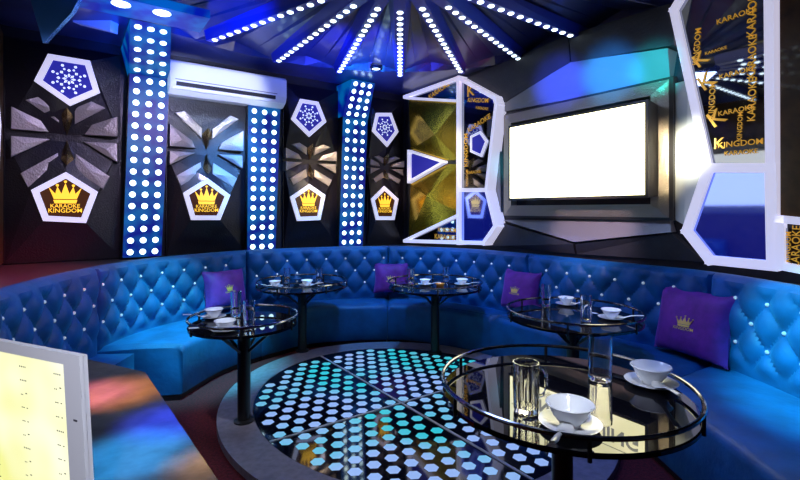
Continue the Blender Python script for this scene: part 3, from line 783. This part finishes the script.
# screen with champagne frame
tv=thing('television',WR.P(2.5,1.5,.1),'large bright white screen in a champagne metal frame on the right wall','television')
fo=WR.pts([(503,113),(667,82),(668,217),(502,216)],.14)
us=[p[0] for p in fo]; u0=(us[0]+us[3])/2; u1=(us[1]+us[2])/2; zt=(fo[0][1]+fo[1][1])/2; zb=(fo[2][1]+fo[3][1])/2
print('TVframe',fo)
O=[(u0,zb),(u1,zb),(u1,zt),(u0,zt)]; I=[(u0+.13,zb+.11),(u1-.13,zb+.11),(u1-.13,zt-.11),(u0+.13,zt-.11)]
b=MB(); b.ring([WR.P(*p,.12) for p in O],[WR.P(*p,.15) for p in I],[WR.P(*p,.06) for p in I],[WR.P(*p,.04) for p in O]); b.build('frame',M['silver'],tv)
b=MB(); b.ring([WR.P(p[0]+(1 if p[0]>1.9 else -1)*.025,p[1]+(.025 if p[1]>2 else -.025),.10) for p in O],[WR.P(*p,.115) for p in O],[WR.P(*p,.04) for p in O],[WR.P(p[0]+(1 if p[0]>1.9 else -1)*.025,p[1]+(.025 if p[1]>2 else -.025),.04) for p in O]); b.build('frame_edge',M['darkmetal'],tv)
so=WR.pts([(510,127),(644,104),(645,195),(510,198)],.34)
v0=(so[0][0]+so[3][0])/2; v1=(so[1][0]+so[2][0])/2; y1=(so[0][1]+so[1][1])/2; y0=(so[2][1]+so[3][1])/2
print('TV',so,v0,v1,y0,y1)
b=MB(); e=.025; b.prism([WR.P(v0-e,y0-e,.335),WR.P(v1+e,y0-e,.335),WR.P(v1+e,y1+e,.335),WR.P(v0-e,y1+e,.335)],[WR.P(v0-.0,y0-.0,.07),WR.P(v1+.0,y0-.0,.07),WR.P(v1+.0,y1+.0,.07),WR.P(v0-.0,y1+.0,.07)]); b.build('casing',M['darkmetal'],tv)
b=MB(); WR.prism(b,[(v0,y0),(v1,y0),(v1,y1),(v0,y1)],.33,.34); sc=b.build('screen',M['screen'],tv)
b=MB(); WR.geo(b,text_geo('GRAND OPENING',.035),(v0+v1)/2,y0+(y1-y0)*.24,.3412,(v1-v0)*.93); 
for i in range(26):
    uu=random.uniform(v0+.1,v1-.1); zz=random.choice([random.uniform(y0+.03,y0+(y1-y0)*.13),random.uniform(y0+(y1-y0)*.45,y1-.06)]); WR.geo(b,text_geo('*'),uu,zz,.3412,.05)
WR.prism(b,[(v0+.02,y0+(y1-y0)*.375),(v1-.02,y0+(y1-y0)*.375),(v1-.02,y0+(y1-y0)*.385),(v0+.02,y0+(y1-y0)*.385)],.34,.3412)
b.build('picture_lettering',M['screenink'],sc)
# light frame right of the screen
OFF=.20
pA=lambda l: WR.pts(l,OFF)
root=thing('mirror_light_panel',WR.P(4.0,1.05,.05),'white-edged light panel with smoked mirrors and gold lettering, right of the screen','wall panel')
upo=pA([(672,8),(704,-40),(769,-60),(771,168),(709,168)]); lwo=pA([(709,168),(771,168),(773,266),(710,260),(687,231)])
b=MB(); WR.prism(b,upo,0,OFF-.05); WR.prism(b,lwo,0,OFF-.05); b.build('panel_body',M['blackmetal'],root)
b=MB(); upo2=pA([(674,10),(704,-40),(769,-60),(771,168),(709,168)])
WR.bars(b,upo2,.055,.02,OFF+.02); WR.bars(b,lwo,.065,.02,OFF+.019); b.build('lit_frame',M['frame'],root)
def flat2(l,name,mat): b=MB(); WR.prism(b,WR.pts(l,OFF),.14,OFF-.02); return b.build(name,mat,root)
n1=flat2([(676,10),(704,-38),(766,-58),(768,165),(711,165)],'smoked_mirror',M['mirror'])
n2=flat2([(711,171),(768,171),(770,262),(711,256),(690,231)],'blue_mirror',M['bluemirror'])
wtext([('KINGDOM',696,46,.27,86),('KARAOKE',735,15,.24,4),('K',700,58,.09,30),('KARAOKE',751,12,.33,88),('KARAOKE',751,99,.30,88),('K',706,80,.10,30),('KARAOKE',736,72,.22,4),('KINGDOM',711,100,.26,88),('K',716,117,.10,30),('KARAOKE',735,110,.22,4),('KINGDOM',739,126,.20,88),('K',719,143,.07,0),('KINGDOM',739,143,.27,0),('KARAOKE',751,56,.30,88),('KARAOKE',715,50,.14,4),('KARAOKE',740,152,.2,0)],n1)
# next panel at the right edge
root=thing('mirror_light_panel',WR.P(4.7,1.05,.05),'brown and white light panel cut off by the right edge of the frame','wall panel')
e=pA([(779,-70),(840,-110),(846,222),(780,216)]); b=MB(); WR.prism(b,e,0,OFF-.01); b.build('brown_board',M['brownpanel'],root)
e2=pA([(780,219),(848,226),(850,279),(781,266)]); b=MB(); WR.prism(b,e2,0,OFF-.05); b.build('panel_body',M['blackmetal'],root)
b=MB(); WR.bars(b,e2,.05,.02,OFF+.02); b.build('lit_frame',M['frame'],root)
b=MB(); WR.prism(b,pA([(783,228),(845,234),(846,272),(783,262)]),.14,OFF-.02); n3=b.build('smoked_mirror',M['mirror'],root)
wtext([('KARAOKE',795,247,.28,88),('KINGDOM',787,247,.2,88)],n3)
# ------------------------------------------------------------------ far-left bits
def at_d(px,py,d): return Vector(((px-CX)/F*d,d,HC+(HY-py)/F*d))
q=[(28,-8),(82,-8),(72,12),(43,43)]
b=MB(); fr=[at_d(x,y,3.45) for x,y in q]; b.prism(fr,[v+Vector((-.02,.07,.02)) for v in fr])
tag(b.build('ceiling_facet',M['bluefoil']),'blue metallic wedge hanging from the ceiling at the top left corner','ceiling decoration')
q=[(72,10),(111,17),(110,31),(73,22)]; b=MB(); fr=[at_d(x,y,4.15) for x,y in q]; b.prism(fr,[v+Vector((.02,.08,0)) for v in fr])
tag(b.build('wall_lamp',M['plastic']),'small pale rectangular lamp high above the snowflake pentagon','lamp')
WS=Wall(room(A_,0),rr*1,rl)       # side wall, u along rr
root=thing('mirror_light_panel',Vector((*room(A_-.05,.9),1.05)),'brown light panel with white edging seen at the left edge of the frame','wall panel')
b=MB(); WS.prism(b,[(.05,1.02),(1.8,1.02),(1.8,3.1),(.05,3.1)],.0,.19); b.build('brown_board',M['brownpanel'],root)
b=MB(); WS.bars(b,[(.9,1.08),(1.7,1.08),(1.75,1.9),(1.5,2.9),(.9,2.7),(.55,2.2)],.06,.19,.22); b.build('lit_frame',M['frame'],root)
t2_=thing('television',Vector((*room(A_-.1,2.7),1.5)),'second bright screen on the left side wall, seen only as a reflection in the mirrors','television')
b=MB(); o_=[(1.95,1.45),(3.45,1.45),(3.45,2.5),(1.95,2.5)]; i_=[(2.08,1.57),(3.32,1.57),(3.32,2.38),(2.08,2.38)]
b.ring([WS.P(*p,.10) for p in o_],[WS.P(*p,.13) for p in i_],[WS.P(*p,.05) for p in i_],[WS.P(*p,.0) for p in o_]); b.build('frame',M['silver'],t2_)
b=MB(); WS.prism(b,i_,.05,.10); b.build('screen',M['screen2'],t2_)
# ------------------------------------------------------------------ desk and monitor
DZ_=.75
dk=[U(82,358,DZ_),U(145,372,DZ_),U(218,480,DZ_)]
d3=dk[2]+(dk[2]-dk[1])*.35; dk=[Vector((-1.9,2.3,DZ_)),dk[0],dk[1],d3,Vector((-1.15,.75,DZ_)),Vector((-1.68,1.5,DZ_))]
desk=thing('desk',(-1.45,1.6,-.05),'glossy dark desk in the lower left corner under the song monitor','desk')
b=MB().prism([v for v in dk],[v-Vector((0,0,.04)) for v in dk]); b.build('desktop',M['desk'],desk)
cc=sum(dk,Vector())/6; b=MB().prism([cc+(v-cc)*.86-Vector((0,0,.04)) for v in dk],[Vector((*(cc+(v-cc)*.86).xy,-.05)) for v in dk]); b.build('cabinet',M['blackmetal'],desk)
# monitor
P_=at_d(79,356,1.0); Q_=at_d(0,341,1.115); R_=at_d(86,480,1.013)
ex=(P_-Q_).normalized(); ez=(P_-R_); ez=(ez-ex*ez.dot(ex)).normalized(); en=ex.cross(ez)
if en.y>0: en=-en
W_,H_=.52,.42
mon=thing('monitor',P_-ex*W_/2-ez*H_,'white-framed touch monitor with a pale yellow song list, lower left corner','monitor')
mon.location.z=DZ_
def mp(a,h,o): return P_-ex*a-ez*h+en*o
def mpoly(a0,a1,h0,h1,o0,o1): return MB().prism([mp(a0,h0,o0),mp(a1,h0,o0),mp(a1,h1,o0),mp(a0,h1,o0)],[mp(a0,h0,o1),mp(a1,h0,o1),mp(a1,h1,o1),mp(a0,h1,o1)])
b=mpoly(.004,W_-.004,.004,H_-.004,-.02,-.008); b.build('casing',M['plastic'],mon)
b=MB(); o_=[(0,0),(W_,0),(W_,H_),(0,H_)]; i_=[(.056,.026),(W_-.05,.026),(W_-.05,H_-.03),(.056,H_-.03)]
b.ring([mp(*p,0) for p in o_],[mp(*p,0) for p in i_],[mp(*p,-.008) for p in i_],[mp(*p,-.008) for p in o_]); b.build('bezel',M['plastic'],mon)
b=mpoly(.056,W_-.05,.026,H_-.03,-.0079,-.006); ms=b.build('display',M['monitor'],mon)
for i in range(11):
    for j in range(3):
        b=MB(); g,fs=text_geo(random.choice(['....','-- -','.. -']))
        a=.09+j*.13; h=.055+i*.033
        b.add([mp(a-v.x*.025,h-v.y*.025,-.0055) for v in g],fs)
        b.build('song_title',M['ink'],ms)
b=mpoly(.018,.03,.145,.149,0,.001); b.build('bezel_mark',M['ink'],mon)
zb_=mp(W_/2,H_,0).z
b=MB().box(mp(W_/2,H_*.78,-.09),(.05,.03,.09)); 
for v in b.v: v.z=max(v.z,DZ_) 
b.build('stand',M['plastic'],mon)
# ------------------------------------------------------------------ lights
def spot(loc,target,col,power,size=60,blend=.8,rad=.06):
    l=bpy.data.lights.new('spot','SPOT'); l.color=col; l.energy=power; l.spot_size=math.radians(size); l.spot_blend=blend; l.shadow_soft_size=rad
    o=bpy.data.objects.new('spot_light',l); C.objects.link(o); o.location=loc; o.rotation_euler=(Vector(target)-Vector(loc)).to_track_quat('-Z','Y').to_euler(); return o
def area(loc,target,col,power,s=.5):
    l=bpy.data.lights.new('area','AREA'); l.color=col; l.energy=power; l.size=s
    o=bpy.data.objects.new('area_light',l); C.objects.link(o); o.location=loc; o.rotation_euler=(Vector(target)-Vector(loc)).to_track_quat('-Z','Y').to_euler(); return o
area((0,3.16,3.05),(0,3.3,0),(.4,.55,1),22,.6)
# sofa
spot((-1.45,3.55,3.1),(-1.9,4.3,.2),(.1,.9,1),900,34)
spot((.6,1.6,3.05),(2.4,2.45,.75),(.1,.9,1),1300,28)
spot((-.3,4.7,3.1),(-.4,5.45,.4),(.06,.4,1),230,80)
spot((-1.3,2.4,3.0),(-2.3,3.3,.8),(.05,.15,1),90,50)
spot((.6,3.9,3.05),(1.2,4.9,.4),(.08,.25,1),120,60)
spot((1.0,2.6,3.05),(1.8,2.9,.4),(.06,.2,1),110,55)
# tables
for x,y,p_ in((.715,2.07,75),(-1.108,3.29,45),(-1.04,4.93,40),(.37,4.88,40),(1.30,3.48,45)): spot((x-.15,y-1.5,2.85),(x,y,.7),(.85,.9,1),p_*2.6,22,.6)  # unseen spots added to brighten the porcelain on each table
# ceiling wash
spot((-.35,4.2,2.3),(-.45,5.1,3.2),(.03,.05,1),330,75,1)
spot((-.1,4.7,2.4),(-.28,5.35,3.25),(.02,.4,1),135,60,1)
spot((-1.3,3.4,2.4),(-1.75,4.2,3.2),(.01,.08,1),180,95,1)
spot((-1.9,3.4,2.5),(-2.2,3.9,3.2),(.01,.08,1),180,70,1)
spot((.9,4.6,2.3),(.55,5.2,3.2),(.9,.12,.3),48,60,1)
# walls
spot((-.6,2.9,3.0),(-3.0,4.6,1.9),(.6,.5,.8),242,44)
spot((-.3,3.4,3.0),(-1.95,5.45,1.95),(.1,.35,1),726,26)
spot((0,3.6,3.0),(-1.0,6.1,1.9),(1,.75,.45),660,20)
spot((.2,4.0,3.0),(-.1,6.6,1.9),(1,.7,.5),264,14)
spot((.2,4.2,3.0),(.6,6.0,2.0),(1,.85,.4),176,30)
spot((-.7,2.9,2.2),(-2.0,5.1,2.75),(.85,.9,1),330,26,.5)  # unseen spot added to whiten the air conditioner
# surround
def tR(x,y): return WR.P(*WR.px(x,y,.12),.12)
spot((.6,3.0,2.3),tR(560,84),(.03,.08,1),900,20)
spot((.7,2.8,2.3),tR(610,74),(.02,.3,1),900,20)
spot((.8,2.5,2.3),tR(655,68),(.02,.8,.9),500,15)
spot((.3,3.0,2.0),tR(505,165),(.02,.6,.8),200,10)
spot((.2,2.6,2.6),tR(590,230),(1,.7,.85),350,22)
spot((.2,2.4,2.5),tR(692,150),(1,1,.9),700,12)
spot((.4,2.4,2.6),tR(658,160),(1,.85,.6),300,16)
# ledge, desk and monitor
spot((-1.2,2.6,3.0),(-3.0,3.6,1.0),(1,.04,.1),640,32)
spot((-.7,1.5,2.9),U(118,392,.75),(1,.32,.02),1500,10,.5)
spot((-.7,1.4,2.9),U(92,395,.75),(.9,.03,.5),800,9,.6)
spot((-.4,1.2,2.9),U(172,420,.75),(.01,.05,1),1900,9,.7)
spot((-.4,1.1,2.9),U(135,455,.75),(.02,.45,1),1500,10,.7)
spot((-.4,1.0,2.9),U(203,462,.75),(1,.55,.2),1100,5,.6)
spot((-.15,-.2,2.0),(-.85,1.0,1.05),(.8,.82,1),120,30,.6)  # unseen spot added near the viewpoint to brighten the monitor bezel
w=bpy.data.worlds.new('World'); bpy.context.scene.world=w; w.use_nodes=True
w.node_tree.nodes['Background'].inputs[0].default_value=(.02,.03,.08,1); w.node_tree.nodes['Background'].inputs[1].default_value=.3
# ------------------------------------------------------------------ camera
cam=bpy.data.cameras.new('camera'); co=bpy.data.objects.new('camera',cam); C.objects.link(co)
co.location=(0,0,HC); co.rotation_euler=(PI/2,0,0); cam.sensor_width=36; cam.lens=36*F/800; cam.shift_y=-(240-HY)/800; cam.clip_start=.05
sc_=bpy.context.scene; sc_.camera=co
sc_.view_settings.view_transform='Standard'; sc_.view_settings.look='None'; sc_.view_settings.gamma=1; sc_.view_settings.exposure=0
sc_.view_settings.use_curve_mapping=False
